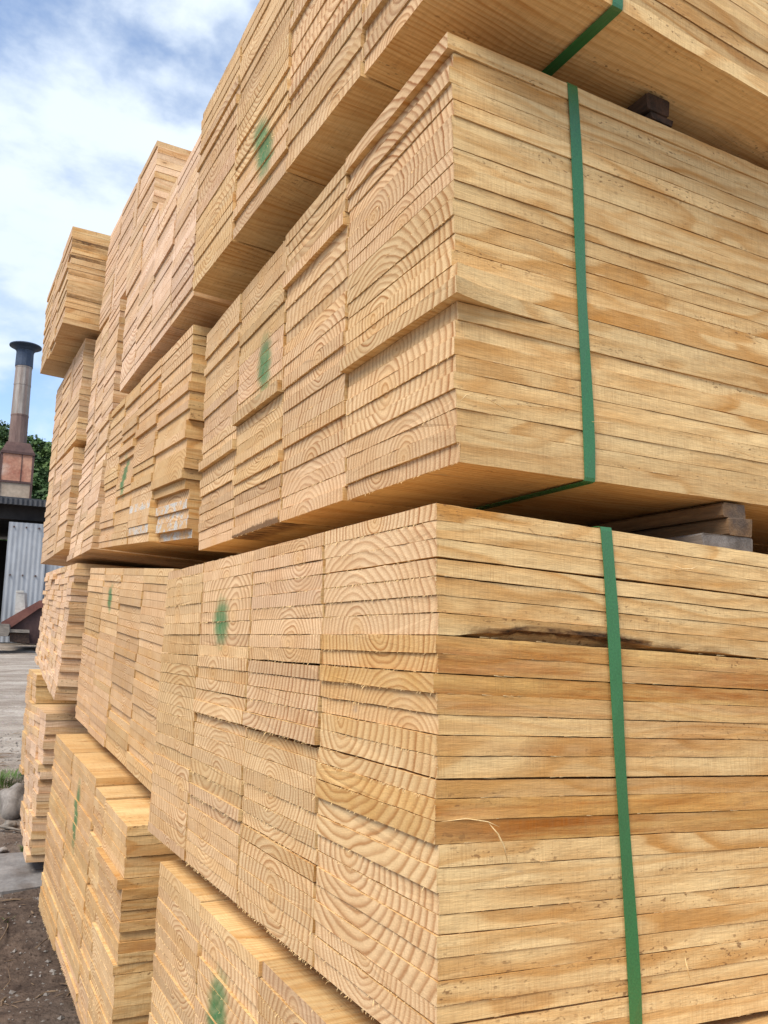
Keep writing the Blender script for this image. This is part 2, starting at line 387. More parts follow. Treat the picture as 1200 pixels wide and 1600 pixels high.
        for i in range(NS-1):
            for t in range(K):
                q = (t+1) % K; faces.append((i*K+t, (i+1)*K+t, (i+1)*K+q, i*K+q)); fm.append(1)
        faces = [f[::-1] for f in faces]
        paint = 1.0 if (ci, li) in s.painted else 0.0
        aux = [(ra, rb, paint)]*len(verts)
        mk = s.mark or (0, 99, 99)
        ks = mk[3] if len(mk) > 3 else 1; kz = mk[4] if len(mk) > 4 else 1
        mark = [(0, (p.y-mk[1] + .25*(p.z-mk[2])*(mk[5] if len(mk) > 5 else 0))/ks, (p.z-mk[2])/ks/kz) for p in verts]
        at = {'log': log, 'tone': tone, 'aux': aux, 'mark': mark}
        if s.nobj < 98:
            o = mesh_obj('board', verts, faces, [M_END, M_FACE], s.root, fm, attrs=at); s.nobj += 1
            if paint: o['label'] = 'board with smeared white end paint'
        else:
            if not s.extra: s.extra = [[], [], [], {k: [] for k in at}]
            e = s.extra; n = len(e[0]); e[0] += verts; e[1] += [tuple(i+n for i in f) for f in faces]; e[2] += fm
            for k in at: e[3][k] += at[k]
        # torn fibres hanging from the lower and right edges of the end
        if s.hires:
            nf = int(R(8, 40)*(v1-v0)*W/.28) if R(0, 1) < .7 else int(R(50, 120))
            for _ in range(nf):
                v = lerp(va, vb, R(0, 1)**.8); lo = R(0, 1) < .8
                p = s.pt(0, v, wa if lo else wb, cv) + Vector((-pro-.0002, 0, 0))
                ln = R(.0012, .0045) * (1.8 if R(0, 1) < .06 else 1); wd = R(.0002, .0005)
                d = Vector((-R(.1, .8), R(-.6, .6), -R(.3, 1) if lo else R(-.6, .3))).normalized()*ln
                sdv = Vector((0, 1, 0))*wd
                s.fuzz.add([p-sdv, p+sdv, p+d*.6+Vector((0, R(-1, 1), R(-1, 1)))*ln*.1+Vector((-wd, 0, wd)), p+d], [(0, 1, 2), (0, 2, 3), (1, 3, 2), (0, 3, 1)])
            if ci == 0:
                for _ in range(int(R(4, 16))):
                    w_ = R(wa, wb); p = s.pt(0, va, w_) + Vector((-pro, -.0002, 0)); ln = R(.0012, .0045)
                    d = Vector((-R(.2, .9), -R(.1, .8), R(-.9, .9))).normalized()*ln; wd = R(.0002, .0005)
                    s.fuzz.add([p-Vector((0, 0, wd)), p+Vector((0, 0, wd)), p+Vector((wd, 0, 0)), p+d], [(0, 1, 3), (1, 2, 3), (2, 0, 3)])
                for _ in range(int(R(2, 14))):     # fibres lying along the long edge
                    u = R(.02, 1)**1.3*.9; p = s.pt(u, va, wa) + Vector((0, -.0007, .0003)); ln = R(.003, .02); wd = R(.0002, .0005)
                    d = Vector((R(.6, 1), -R(.02, .12), R(-.10, .05))).normalized()*ln
                    s.fuzz.add([p-Vector((0, 0, wd)), p+Vector((0, -wd*.5, wd)), p+Vector((0, wd, 0)), p+d], [(0, 1, 3), (1, 2, 3), (2, 0, 3)])
    def strap(s, x_t, x_b, wd=.0175):
        # band round the pack in the y-z plane
        def Z(w, v, x): return s.pt(x - s.NB.x, v, w)
        o = .0022; pts = []
        nt_, nb_ = Z(1, 0, x_t), Z(0, 0, x_b); ft_, fb_ = Z(1, 1, x_t), Z(0, 1, x_b)
        r = .003
        path = [Vector((x_t, nt_.y+.02, nt_.z+o)), Vector((x_t, nt_.y+r, nt_.z+o)), Vector((x_t, nt_.y-o*.6, nt_.z+o*.6)), Vector((x_t, nt_.y-o, nt_.z-r))]
        for i in range(1, 12):
            t = i/12; path.append(Vector((lerp(x_t, x_b, t) + .0012*math.sin(t*9), lerp(nt_.y, nb_.y, t)-o-.0014*math.sin(math.pi*t), lerp(nt_.z, nb_.z, t))))
        path += [Vector((x_b, nb_.y-o, nb_.z+r)), Vector((x_b, nb_.y-o*.6, nb_.z-o*.6)), Vector((x_b, nb_.y+r, nb_.z-o)), Vector((x_b-.002, nb_.y+.3, nb_.z-o)),
                 Vector((x_b, fb_.y-r, fb_.z-o)), Vector((x_b, fb_.y+o, fb_.z+r)), Vector((x_t, ft_.y+o, ft_.z-r)), Vector((x_t, ft_.y-r, ft_.z+o))]
        th = .0007; n = len(path); V_, F_ = [], []
        for i, p in enumerate(path):
            a, b = path[(i-1) % n], path[(i+1) % n]; d = (b-a).normalized(); nn = d.cross(Vector((1, 0, 0))).normalized()
            for sx, so in ((-1, -1), (1, -1), (1, 1), (-1, 1)): V_.append(p + Vector((sx*wd/2, sx*.0009*math.sin(i*.8) if 3 < i < 15 else 0, 0)) + nn*so*th/2)
        for i in range(n):
            j = (i+1) % n
            for k in range(4): q = (k+1) % 4; F_.append((i*4+k, i*4+q, j*4+q, j*4+k))
        mesh_obj('strap', V_, F_, M_STRAP, s.root)

# layer bounds of the pack at eye level, read from its corner (bottom to top)
c1px = [785,812,840,869,899,929,956,991,1021,1051,1083,1116,1148,1181,1216,1248,1282,1319,1356,1395,1430,1462,1498,1533,1573,1603,1640,1676]
def z_of(py): # height at the corner x .452 y .715 of an image row
    k = 1260; d = None
    lo, hi = -1.0, 1.0
    for _ in range(40):
        m = (lo+hi)/2; p = Vector((.452, .715, m)); y = 800 - k*(p.dot(up))/(p.dot(fw))
        if y > py: lo = m
        else: hi = m
    return lo
zs = [z_of(y) for y in c1px]; z0, z1 = zs[-1], zs[0]
lseqC = [(z-z0)/(z1-z0) for z in reversed(zs)]; lseqC[0] = 0; lseqC[-1] = 1
def tone_c1(ci, li):
    if ci == 0:
        T = {0: (1.03, 0), 1: (1.02, 0), 2: (1.0, 0), 3: (1.0, 0), 4: (1, 0), 5: (.97, .05), 6: (.97, .05), 7: (.95, .95), 8: (.97, .8), 9: (.92, 1.1), 10: (.97, .6), 11: (1.0, .4), 12: (.97, .5),
             13: (.98, .1), 14: (.95, .3), 15: (1.0, .95), 16: (.9, .95)}
        return T.get(li, (1.0, .02))
    if ci == 3 and 7 <= li <= 11: return (.86, .35)
    return None
def wane_c1(u):
    if u < .02: return 0
    a = math.exp(-((u-.17)/.11)**2)*1.1 + .35*math.exp(-((u-.40)/.16)**2)
    return max(0, a - .12 + .25*noise.noise(Vector((u*30, 1, 1))))
QC = [.25]*4
A1 = Pack('topmost near pack, cut by the upper picture edge, with a green blotch on its ends', (.66, .476, 1.335, .476, .822), (1.80, .456, 1.292, .458, .828), QC, 21, 11,
          hires=True, sl=(-.06, -.063), mark=(0,1.356,.943,1.25,.8,-1.2), end_j=.004, gap=.0016, gold=.1)
A1.strap(.69, .69)
B1 = Pack('green-strapped pack with one board jutting out at its corner, under the topmost near pack', (.745, .492, .752, .499, .208), (1.86, .511, .749, .514, .219), [.27, .24, .245, .245], 25, 22,
          hires=True, sl=(.003, -.003), end_j=.003, gap=.0015, v_j=.0017, colgap=.006, gold=.12, mark=(0,1.42,.536,1.1,.75),
          special={(0, 15): {'pro': .014, 'dvn': -.021}, (0, 14): {'dvn': -.009}, (0, 0): {'pro': .006}, (0, 1): {'pro': -.004}, (0, 16): {'pro': -.002, 'dv': -.001}, (2, 24): {'bark_bottom': lambda u, v: max(0, 1-u*9)}, (2, 13): {'pro': .012}})
B1.strap(.688, .695)
C1 = Pack('large green-strapped pack with a dark bark edge and orange stained boards on its side', (.715, .453, .152, .452, -.399), (1.85, .444, .164, .431, -.394), QC, 27, 33,
          hires=True, sl=(-.04, -.075), end_j=.0017, gap=.0013, v_j=.0009, gold=.07, lseq=lseqC, tonefn=tone_c1, special={(0, 6): {'wane': wane_c1}, (0, 5): {'dv': .001}, (1, 14): {'gap': .0045, 'pro': -.003}, (2, 14): {'gap': .004, 'pro': -.003}, (1, 13): {'pro': .004}, (2, 13): {'pro': .003}, (0, 14): {'gap': .001}, (0, 16): {'pro': .004}, (0, 15): {'pro': .005}, (0, 14): {'pro': .003, 'gap': .0016}}, colgap=.007, mark=(0,1.437,.042,1.2,.5,-.3))
C1.strap(.690, .707)
D1 = Pack('near bottom pack, its green blotch at the lower picture edge', (.55, .432, -.430, .425, -.975), (1.74, .432, -.434, .425, -.985), QC, 26, 44,
          hires=True, sl=(-.02, -.03), end_j=.002, gap=.0014, mark=(0,1.328,-.565,1.3,.62,.5), gold=.12)
A2 = Pack('pinkish upper pack of narrow columns beside the topmost near pack, no blotch', (1.862, .474, 1.285, .472, .846), (2.80, .476, 1.29, .476, .862), [.25, .25, .24, .26], 19, 55,
          coltop=[0, .015, .05, .08], end_j=.0032, gap=.002, bright=1.0, gold=-.7, L=2.2)
B2 = Pack('yellowish ragged pack with white painted board ends at its lower corner', (1.94, .500, .806, .488, .259), (3.0, .488, .844, .469, .338), [.3, .25, .22, .23], 22, 66,
          end_j=.0055, gap=.002, gold=.35, L=2.2, painted={(0, 21), (0, 20), (0, 18), (1, 20), (0, 19), (1, 17)}, v_j=.006, special={(0, i): {'pro': -.010-.003*(i-15), 'dv': .01} for i in range(16, 22)}, mark=(0,2.654,.537,1.0,.95,.6))
C2 = Pack('small-blotched pack between the bark edged pack and the leaning brown-sided one', (1.97, .490, .185, .470, -.345), (3.2, .478, .286, .458, -.264), [.26, .25, .24, .25], 25, 77,
          end_j=.0032, gap=.0018, gold=.22, L=2.2, hires=False, mark=(0,2.749,.149,1.0,.6))
D2 = Pack('bottom pack with pale clean boards on its stepped top and a tall green streak', (1.92, .402, -.372, .392, -.945), (3.15, .392, -.315, .379, -.885), [.22, .12, .33, .33], 26, 88,
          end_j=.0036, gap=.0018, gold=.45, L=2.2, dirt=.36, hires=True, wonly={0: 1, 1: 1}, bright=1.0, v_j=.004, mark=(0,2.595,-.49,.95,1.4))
VS = [('s', .30), ('v', .045), ('v', .045), ('s', .3), ('s', .3)]
VS2 = [('s', .4), ('s', .28), ('v', .05), ('s', .27)]
A3 = Pack('topmost set-back pack in mid row, its side showing against the sky', (2.74, .540, 1.808, .534, 1.372), (3.6, .524, 1.839, .504, 1.375), QC, 18, 99,
          bands=[(0, .5, VS2, 9), (.5, 1, VS, 9)], end_j=.0032, gap=.0022, gold=-.6, L=2.2, bright=.98)
B3 = Pack('narrow pack just under the topmost set-back one', (3.06, .500, 1.315, .496, .875), (3.6, .493, 1.325, .484, .849), QC, 18, 111,
          bands=[(0, .5, VS2, 9), (.5, 1, VS2, 9)], end_j=.0032, gap=.0022, gold=-.6, L=2.2)
B3b = Pack('narrow pack directly left of the yellowish ragged pack', (3.08, .496, .860, .457, .345), (3.6, .484, .842, .443, .341), QC, 20, 122,
          bands=[(0, .5, VS2, 10), (.5, 1, [('s', .34), ('v', .08), ('s', .5)], 10)], end_j=.0032, gap=.0022, gold=-.6, L=2.2)
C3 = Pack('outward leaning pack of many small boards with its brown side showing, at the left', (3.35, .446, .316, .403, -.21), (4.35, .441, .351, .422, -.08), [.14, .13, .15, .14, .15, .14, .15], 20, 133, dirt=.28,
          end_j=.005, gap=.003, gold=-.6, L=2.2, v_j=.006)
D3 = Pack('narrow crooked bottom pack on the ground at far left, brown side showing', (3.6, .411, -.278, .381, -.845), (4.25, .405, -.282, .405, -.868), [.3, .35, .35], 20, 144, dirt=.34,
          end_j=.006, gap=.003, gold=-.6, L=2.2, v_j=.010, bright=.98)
D4 = Pack('small pale pack low at the far left, behind the narrow crooked one', (4.42, .443, -.15, .441, -.665), (4.9, .443, -.135, .441, -.67), [.4, .2, .4], 18, 155,
          end_j=.006, gap=.003, gold=.15, L=2.0, v_j=.006)
A4 = Pack('overhanging topmost pack at the far end, grey streaks on its side, underside in view', (3.66, .373, 1.871, .360, 1.406), (4.75, .374, 1.952, .372, 1.50), [.33, .22, .1, .35], 18, 166, special={(0, 2): {'streak': .75}, (0, 3): {'streak': .5}, (0, 5): {'streak': .7}, (0, 8): {'streak': .5}, (0, 12): {'streak': .6}},
          end_j=.004, gap=.0022, gold=-.2, L=2.2, bright=.97)
B4 = Pack('pack directly below the overhanging topmost one at the far end', (3.72, .466, 1.376, .455, .90), (4.7, .457, 1.403, .454, .944), QC, 18, 177,
          bands=[(0, .5, VS2, 9), (.5, 1, VS, 9)], end_j=.0036, gap=.0025, gold=-.4, L=2.2)
B4b = Pack('third pack down at the far end, against the grey metal shed', (3.75, .456, .872, .445, .413), (4.75, .459, .943, .447, .431), QC, 18, 188,
          bands=[(0, .5, VS, 9), (.5, 1, VS2, 9)], end_j=.0036, gap=.0025, gold=-.5, L=2.2)

# ------------------------------------------------------------------ bearers between the packs
def bearer(label, x0, x1, y0, y1, za, zb, m, skew=0, group='wooden bearers between the packs'):
    b = MB(); n = 9
    for i in range(n-1): pass
    V_, F_ = [], []; rr = random.Random(int(abs(x0*9999+za*777)))
    for i in range(n):
        t = i/(n-1); y = lerp(y0, y1, t); dx = skew*t
        q = [(x0+dx, za), (x1+dx, za), (x1+dx, zb), (x0+dx, zb)]
        ch = .0025
        prof = [(x0+dx+ch, za), (x1+dx-ch, za), (x1+dx, za+ch), (x1+dx, zb-ch), (x1+dx-ch, zb), (x0+dx+ch, zb), (x0+dx, zb-ch), (x0+dx, za+ch)]
        V_ += [(px+rr.uniform(-.0008, .0008), y+(rr.uniform(-.002, .002) if i in (0, n-1) else 0), pz+rr.uniform(-.0004, .0004)) for px, pz in prof]
    for i in range(n-1):
        for k in range(8): q = (k+1) % 8; F_.append((i*8+k, i*8+q, (i+1)*8+q, (i+1)*8+k))
    F_ += [tuple(range(8))[::-1], tuple((n-1)*8+k for k in range(8))]
    o = mesh_obj('bearer', V_, F_, m); tag(o, label, 'bearer', group); return o
bearer('upper brown bearer of the stacked ones at the right', .945, .991, .748, 1.84, .1835, .2035, M_BEARER, -.02)
bearer('middle brown bearer of the stacked ones at the right, pushed slightly further right', .953, 1.003, .747, 1.84, .158, .1833, M_BEARER, -.01)
bearer('lowest grey bearer of the stacked ones at the right', .900, 1.004, .749, 1.80, .1300, .1575, M_GREYB, .03)
bearer('black bearer end wedged under the topmost near pack, upper of two', .828, .873, .742, 1.78, .7685, .7935, M_DARKB)
bearer('lower black bearer end wedged under the topmost near pack', .836, .882, .744, 1.78, .7565, .768, M_DARKB)
bearer('brown bearer at the bottom right picture corner', .965, 1.03, .722, 1.70, -.466, -.439, M_BEARER)
for i, (xx, ya, yb, za, zb) in enumerate([(.62, 1.99, 2.95, .222, .258), (.60, 2.0, 3.1, -.371, -.347)]): pass
# ------------------------------------------------------------------ ground
def gz(x, y):
    pts = [(-50, -1.02), (2.8, -1.02), (3.3, -.955), (3.8, -.905), (4.4, -.80), (4.9, -.70), (15, -.005), (17, .0), (900, 0)]
    for (a, za), (b, zb) in zip(pts, pts[1:]):
        if y <= b:
            t = (y-a)/(b-a); return za + (zb-za)*t
    return 0
def ground():
    xs = sorted(set([-600, -200, -80, -30, -12, -6, -3, -2] + [round(-1.5+.05*i, 3) for i in range(0, 64)] + [2, 2.6, 3.5, 5, 8, 14, 30, 80, 200, 600]))
    ys = sorted(set([-600, -200, -80, -30, -12, -5, -2, 0, 1] + [round(1.5+.04*i, 3) for i in range(0, 120)] + [6.3+.2*i for i in range(0, 50)] + [17, 20, 30, 60, 120, 300, 800]))
    V_, F_ = [], []
    for y in ys:
        for x in xs:
            z = gz(x, y); n = noise.noise(Vector((x*2.2, y*2.2, 0)))*.03 + noise.noise(Vector((x*9, y*9, 4)))*.010 + noise.noise(Vector((x*30, y*30, 8)))*.004
            if abs(x) > 6 or y > 15.9 or y < -2: n = 0
            V_.append((x, y, z + n*(1 if y < 6 else .6)))
    w_ = len(xs)
    for j in range(len(ys)-1):
        for i in range(w_-1): F_.append((j*w_+i, j*w_+i+1, (j+1)*w_+i+1, (j+1)*w_+i))
    m, nt, b = mat('yard_dirt'); g = G(nt); p = g.pos(); y = g.sep(p)[1]
    a = g.noise(p, 1.6, 6, .6); bb = g.noise(p, 14, 6, .7); c = g.noise(p, 70, 4, .7)
    vor = g.voro(p, 42); peb = g.voro(p, 42, 'Color')
    earth = g.mix(g.mr(bb, .35, .65), (.050, .034, .026), (.125, .088, .066))
    earth = g.mix(g.mr(a, .45, .62, 0, .6), earth, (.16, .125, .10))
    far = g.mix(g.mr(g.noise(g.vec('MULTIPLY', p, (1, 3.2, 1)), 1.1, 6, .65), .40, .62), (.235, .19, .155), (.40, .35, .30))
    far = g.mix(g.mr(bb, .52, .7, 0, .55), far, (.17, .13, .11))
    stone = g.mix(.7, far, g.vec('SCALE', peb, sc=.5))
    far = g.mix(g.math('MULTIPLY', g.mr(vor, .14, .3, 1, 0), g.mr(a, .4, .55, 0, .5)), far, stone)
    yard = g.math('MAXIMUM', g.mr(g.math('ADD', g.sep(p)[0], g.math('MULTIPLY', a, .8)), .25, -.15, 0, 1, True), g.mr(g.math('ADD', y, a), 2.3, 1.8, 0, 1, True))  # unseen ground around the camera paled to bounce light onto the undersides
    yy = g.math('ADD', y, g.math('MULTIPLY', g.math('SUBTRACT', a, .5), 1.8))
    grav = g.math('MAXIMUM', g.mr(yy, 3.9, 5.3, 0, 1, True), yard)
    col = g.mix(grav, earth, far)
    col = g.vec('SCALE', col, sc=g.mr(c, .3, .7, .7, 1.25))
    nt.links.new(col, b.inputs['Base Color']); b.inputs['Roughness'].default_value = .92; b.inputs['Specular IOR Level'].default_value = .15
    g.bump(g.math('ADD', g.math('MULTIPLY', bb, 1.0), g.math('ADD', g.math('MULTIPLY', c, .5), g.math('MULTIPLY', g.mr(vor, 0, .35, 1, 0), .5))), .9, .012, b)
    o = mesh_obj('ground', V_, F_, m, smooth=True); tag(o, kind='structure')
ground()
R0 = random.Random(5)
M_STONE = simple('stone', (.14, .12, .105), (.27, .24, .215), 12, .9, 0, .6, .004)
M_TWIG = simple('twig', (.11, .07, .045), (.22, .15, .09), 20, .85)
M_GREYWOOD = simple('old_timber', (.12, .105, .09), (.27, .235, .20), 10, .85, 0, .5, .003, (1, 8, 8))
def rock(name, c, r, label=None, cat='stone', group=None, m=M_STONE, sc=(1, 1, .6), kind=None, seed=0):
    import bmesh
    bm = bmesh.new(); bmesh.ops.create_icosphere(bm, subdivisions=3, radius=1)
    for v in bm.verts:
        n = 1 + .34*noise.noise(v.co*1.3+Vector((seed, 0, 0))) + .12*noise.noise(v.co*4+Vector((seed, 3, 0)))
        v.co = Vector((v.co.x*sc[0], v.co.y*sc[1], v.co.z*sc[2]))*n*r + Vector(c)
    me = bpy.data.meshes.new(name); bm.to_mesh(me); bm.free(); me.materials.append(m)
    me.polygons.foreach_set('use_smooth', [True]*len(me.polygons))
    o = bpy.data.objects.new(name, me); C.objects.link(o); tag(o, label, cat, group, kind); return o
def G3(px, py, zoff=0, n=40):
    """point of the ground seen at an image position"""
    d = fw + rt*((px-600)/1260) - up*((py-800)/1260); t = 1.0
    for i in range(4000):
        t += .01
        q = d*t
        if q.z < gz(q.x, q.y)+.0: break
    return Vector((q.x, q.y, gz(q.x, q.y)+zoff))
# pebbles and wood chips scattered over the dirt
pb = MB()
for i in range(3600):
    y = 2.0 + 4.2*R0.random()**1.1; x = .02 + .60*R0.random()
    if R0.random() < .35: x = R0.uniform(-.6, 1.2)
    r = R0.choice([.002, .003, .004, .006, .009])*R0.uniform(.6, 1.3)*(1 if y > 2.4 else .8)
    z = gz(x, y) + noise.noise(Vector((x*2.2, y*2.2, 0)))*.03 + noise.noise(Vector((x*9, y*9, 4)))*.010
    if R0.random() < .86:
        a = [Vector((R0.uniform(-1, 1), R0.uniform(-1, 1), R0.uniform(-.5, .8))).normalized()*r*R0.uniform(.7, 1.2) for _ in range(6)]
        V_ = [(x+r, y, z), (x-r*.8, y+r*.2, z), (x, y+r*.9, z+r*.1), (x+r*.1, y-r*.9, z), (x, y, z+r*.75), (x, y, z-r*.5)]
        V_ = [(p[0]+q.x*.3, p[1]+q.y*.3, p[2]+q.z*.2) for p, q in zip(V_, a)]
        pb.add(V_, [(0,2,4),(2,1,4),(1,3,4),(3,0,4),(2,0,5),(1,2,5),(3,1,5),(0,3,5)], 0)
    else:
        an = R0.uniform(0, 6.3); l = r*R0.uniform(2, 7); d = Vector((math.cos(an), math.sin(an), R0.uniform(-.1, .15)))*l; s_ = Vector((-math.sin(an), math.cos(an), 0))*r*.4
        p = Vector((x, y, z+.002)); pb.add([p-d-s_, p+d-s_, p+d+s_, p-d+s_, p+Vector((0, 0, r*.5))], [(0,1,4),(1,2,4),(2,3,4),(3,0,4),(3,2,1,0)], 1)
tag(pb.build('gravel', [M_STONE, M_TWIG]), 'loose gravel, wood chips and crumbs on the dirt', 'gravel', kind='stuff')
# slab, boulder, stones, sticks
def slab():
    b = MB(); n = 22; V_, F_ = [], []
    c = G3(24, 1372); 
    pr = []
    for i in range(n):
        a = i/n*2*math.pi; rx = .24*(1+.16*noise.noise(Vector((math.cos(a)*1.5, math.sin(a)*1.5, 2)))); ry = .20*(1+.2*noise.noise(Vector((math.cos(a), math.sin(a), 7))))
        pr.append((c.x+rx*abs(math.cos(a))**.7*math.copysign(1, math.cos(a)), c.y+ry*abs(math.sin(a))**.7*math.copysign(1, math.sin(a))))
    for (x, y) in pr: V_.append((x, y, gz(x, y)-.04))
    for (x, y) in pr: V_.append((x, y, gz(x, y)+.022+.004*noise.noise(Vector((x*9, y*9, 0)))))
    for (x, y) in pr: V_.append((c.x+(x-c.x)*.9, c.y+(y-c.y)*.9, gz(c.x+(x-c.x)*.9, c.y+(y-c.y)*.9)+.030))
    for k in (0, 1):
        for i in range(n): j = (i+1) % n; F_.append((k*n+i, k*n+j, (k+1)*n+j, (k+1)*n+i))
    F_.append(tuple(2*n+i for i in range(n)))
    m = simple('worn_concrete', (.155, .145, .14), (.235, .22, .21), 9, .85, 0, .6, .004, extra=lambda g, p, c: g.mix(g.mr(g.noise(p, 6, 5), .5, .68, 0, .7), c, (.10, .075, .06)))
    tag(mesh_obj('concrete_slab', V_, F_, m), 'flat grey concrete slab half sunk in the brown dirt at the left edge', 'slab')
slab()
q = G3(26, 1262); rock('boulder', (q.x-.01, q.y, q.z+.02), .10, 'grey rounded boulder between gravel and the crooked bottom pack', 'boulder', sc=(.75, 1.6, .9), seed=3)
q = G3(14, 1293); rock('stone', (q.x, q.y, q.z+.012), .030, 'dark fist-sized stone just above a fallen stick', 'stone', seed=9, m=M_GREYWOOD)
q = G3(57, 1372); rock('stone', (q.x, q.y, q.z+.012), .034, 'dark stone at the foot of the crooked bottom pack beside the slab', 'stone', seed=12, m=M_GREYWOOD)
q = G3(4, 1330); rock('stone', (q.x, q.y, q.z+.004), .018, 'small pale stone at the left edge between slab and stick', 'stone', seed=15)
a, b_ = G3(-30, 1296), G3(36, 1303)
sb = MB(); sb.tube([a+Vector((0, 0, .015)), a.lerp(b_, .4)+Vector((0, 0, .02)), a.lerp(b_, .7)+Vector((0, .01, .016)), b_+Vector((0, 0, .012))], [.006, .007, .006, .003], 7)
tag(sb.build('stick', M_GREYWOOD, smooth=True), 'thin grey stick lying across the dirt at the left edge', 'stick')
for (p0, p1, lab, r) in [((-8, 1490), (22, 1418), 'thin brown twig with a bend on the dark dirt, below the slab', .0022), ((55, 1492), (84, 1450), 'short brown twig close to the bottom pack', .002), ((2, 1560), (20, 1512), 'curved dry grass stem in the lower left corner', .0013)]:
    a, b_ = G3(*p0), G3(*p1); k = MB(); n_ = [a.lerp(b_, t)+Vector((.012*math.sin(t*5), .01*math.cos(t*7), .012+.006*math.sin(t*9))) for t in (0, .25, .5, .75, 1)]
    k.tube(n_, [r, r, r*.9, r*.7, r*.4], 5); tag(k.build('twig', M_TWIG, smooth=True), lab, 'twig')
# grass tufts
M_GRASS = simple('grass_blades', (.05, .10, .02), (.12, .19, .045), 20, .6)
def tuft(px, py, n, h, label, spread=.05):
    c = G3(px, py); k = MB()
    for i in range(n):
        an = R0.uniform(0, 6.28); ra = spread*R0.random()**.6; x, y = c.x+math.cos(an)*ra, c.y+math.sin(an)*ra
        z = gz(x, y); hh = h*R0.uniform(.4, 1.1); lean = Vector((math.cos(an+R0.uniform(-1, 1)), math.sin(an+R0.uniform(-1, 1)), 0))*hh*R0.uniform(.3, .9)
        wv = Vector((math.cos(an+1.57), math.sin(an+1.57), 0))*R0.uniform(.0012, .0024); p = Vector((x, y, z-.004))
        k.add([p-wv, p+wv, p+lean*.4+Vector((0, 0, hh*.6))-wv*.7, p+lean*.4+Vector((0, 0, hh*.6))+wv*.7, p+lean+Vector((0, 0, hh*.85))], [(0,1,3,2),(2,3,4)])
    tag(k.build('grass_tuft', M_GRASS), label, 'grass', 'grass tufts on the dirt')
tuft(2, 1222, 420, .055, 'widest green grass tuft, at the left edge among gravel', .13)
tuft(8, 1445, 16, .03, 'tiny green sprout on the dark dirt below the slab', .012)
tuft(38, 1330, 22, .035, 'little green weed at the foot of the crooked bottom pack', .015)
# ------------------------------------------------------------------ shed, stove pipe, scrap
def corr_mat(name, c1, c2, rust):
    return simple(name, c1, c2, 1.3, .5, .25, .1, .002, (1, 1, .35), .4, extra=lambda g, p, c: g.mix(g.mr(g.noise(p, 3.2, 6, .7), .56, .75, 0, rust), c, (.16, .085, .05)))
M_CORR = corr_mat('corrugated_sheet', (.33, .345, .365), (.42, .43, .45), .25)
M_DARK = simple('painted_dark_interior', (.012, .011, .012), (.03, .027, .026), 2, .9)  # near-black paints in the unlit inside of the open shed; beam shares it
M_FASC = simple('dark_roof_edge', (.035, .038, .045), (.07, .07, .075), 3, .6)
M_RUST = simple('rusty_red_plate', (.34, .13, .085), (.55, .30, .20), 3.0, .75, .1, .3, .004, extra=lambda g, p, c: g.mix(g.mr(g.noise(p, 2.1, 5), .52, .66, 0, .9), c, (.62, .45, .36)))
M_BEIGE = simple('stained_beige_plate', (.42, .33, .25), (.30, .22, .16), 2.6, .8)
M_RUSTD = simple('dark_rust', (.07, .04, .038), (.13, .075, .065), 3, .8, .1)
M_PIPE = simple('banded_steel_pipe', (.20, .165, .14), (.36, .32, .29), 2.2, .5, .25, .1, .002, (3, 3, .5), .5, extra=lambda g, p, c: g.mix(g.mr(g.noise(g.vec('MULTIPLY', p, (4, 4, .25)), 2, 4), .45, .65, 0, .75), c, (.24, .155, .12)))
M_PIPEL = simple('brown_scorched_pipe', (.12, .07, .06), (.22, .145, .12), 3, .6, .2, .1, .002, (3, 3, .4), .4)
M_SOOT = simple('blue_black_sooty_pipe', (.035, .05, .085), (.06, .08, .12), 3, .55, .2)
YB = 15.0
def corrugated(x0, x1, z0_, z1_, y, pitch=.076, amp=.0042):
    k = MB(); n = int((x1-x0)/pitch*6); V_, F_ = [], []
    for i in range(n+1):
        x = lerp(x0, x1, i/n); yy = y + amp*math.sin((x-x0)/pitch*2*math.pi)
        V_ += [(x, yy, z0_), (x, yy, z1_), (x, yy+.03+amp, z0_), (x, yy+.03+amp, z1_)]
    for i in range(n):
        a = i*4; F_ += [(a, a+4, a+5, a+1), (a+2, a+3, a+7, a+6), (a+1, a+5, a+7, a+3)]
    F_ += [(0, 1, 3, 2), (n*4, n*4+2, n*4+3, n*4+1)]
    k.add(V_, F_); return k
shed = empty('metal_shed', (1.5, YB, 0), 'open-fronted dark shed with a grey corrugated sheet front', 'shed')
k = MB(); k.box(-9, 9, YB+5, YB+5.1, 0, 2.3); k.box(-9, -8.9, YB+.1, YB+5, 0, 2.3); k.box(8.9, 9, YB+.1, YB+5, 0, 2.3); k.build('wall', M_DARK, shed)
k = MB(); k.box(-9.3, 9.3, YB-.32, YB+5.4, 2.37, 2.43); 
k.build('roof', M_FASC, shed)
corrugated(-9.3, 9.3, 2.30, 2.40, YB-.36, .076, .012).build('roof_edge', M_FASC, shed)
k = MB(); k.box(-9.2, 9.2, YB-.12, YB-.02, 2.08, 2.36); k.build('beam', M_DARK, shed)
for x in (-5.5, -2.2, 4.5, 8.4):
    k = MB(); k.box(x, x+.14, YB-.05, YB+.09, -.02, 2.08); k.build('post', M_RUSTD, shed)
corrugated(.86, 1.47, .02, 2.02, YB-.24).build('front_sheet', M_CORR, shed)
corrugated(1.45, 3.9, .02, 2.0, YB-.17).build('front_sheet', M_CORR, shed)
k = MB(); R1 = random.Random(3)
for zz in (.35, 1.12, 1.93):
    for xx in (.93, 1.12, 1.32, 1.7, 2.1): k.box(xx, xx+.022, YB-.275, YB-.235, zz, zz+.022)
k.build('bolts', M_RUSTD, shed)['kind'] = 'stuff'
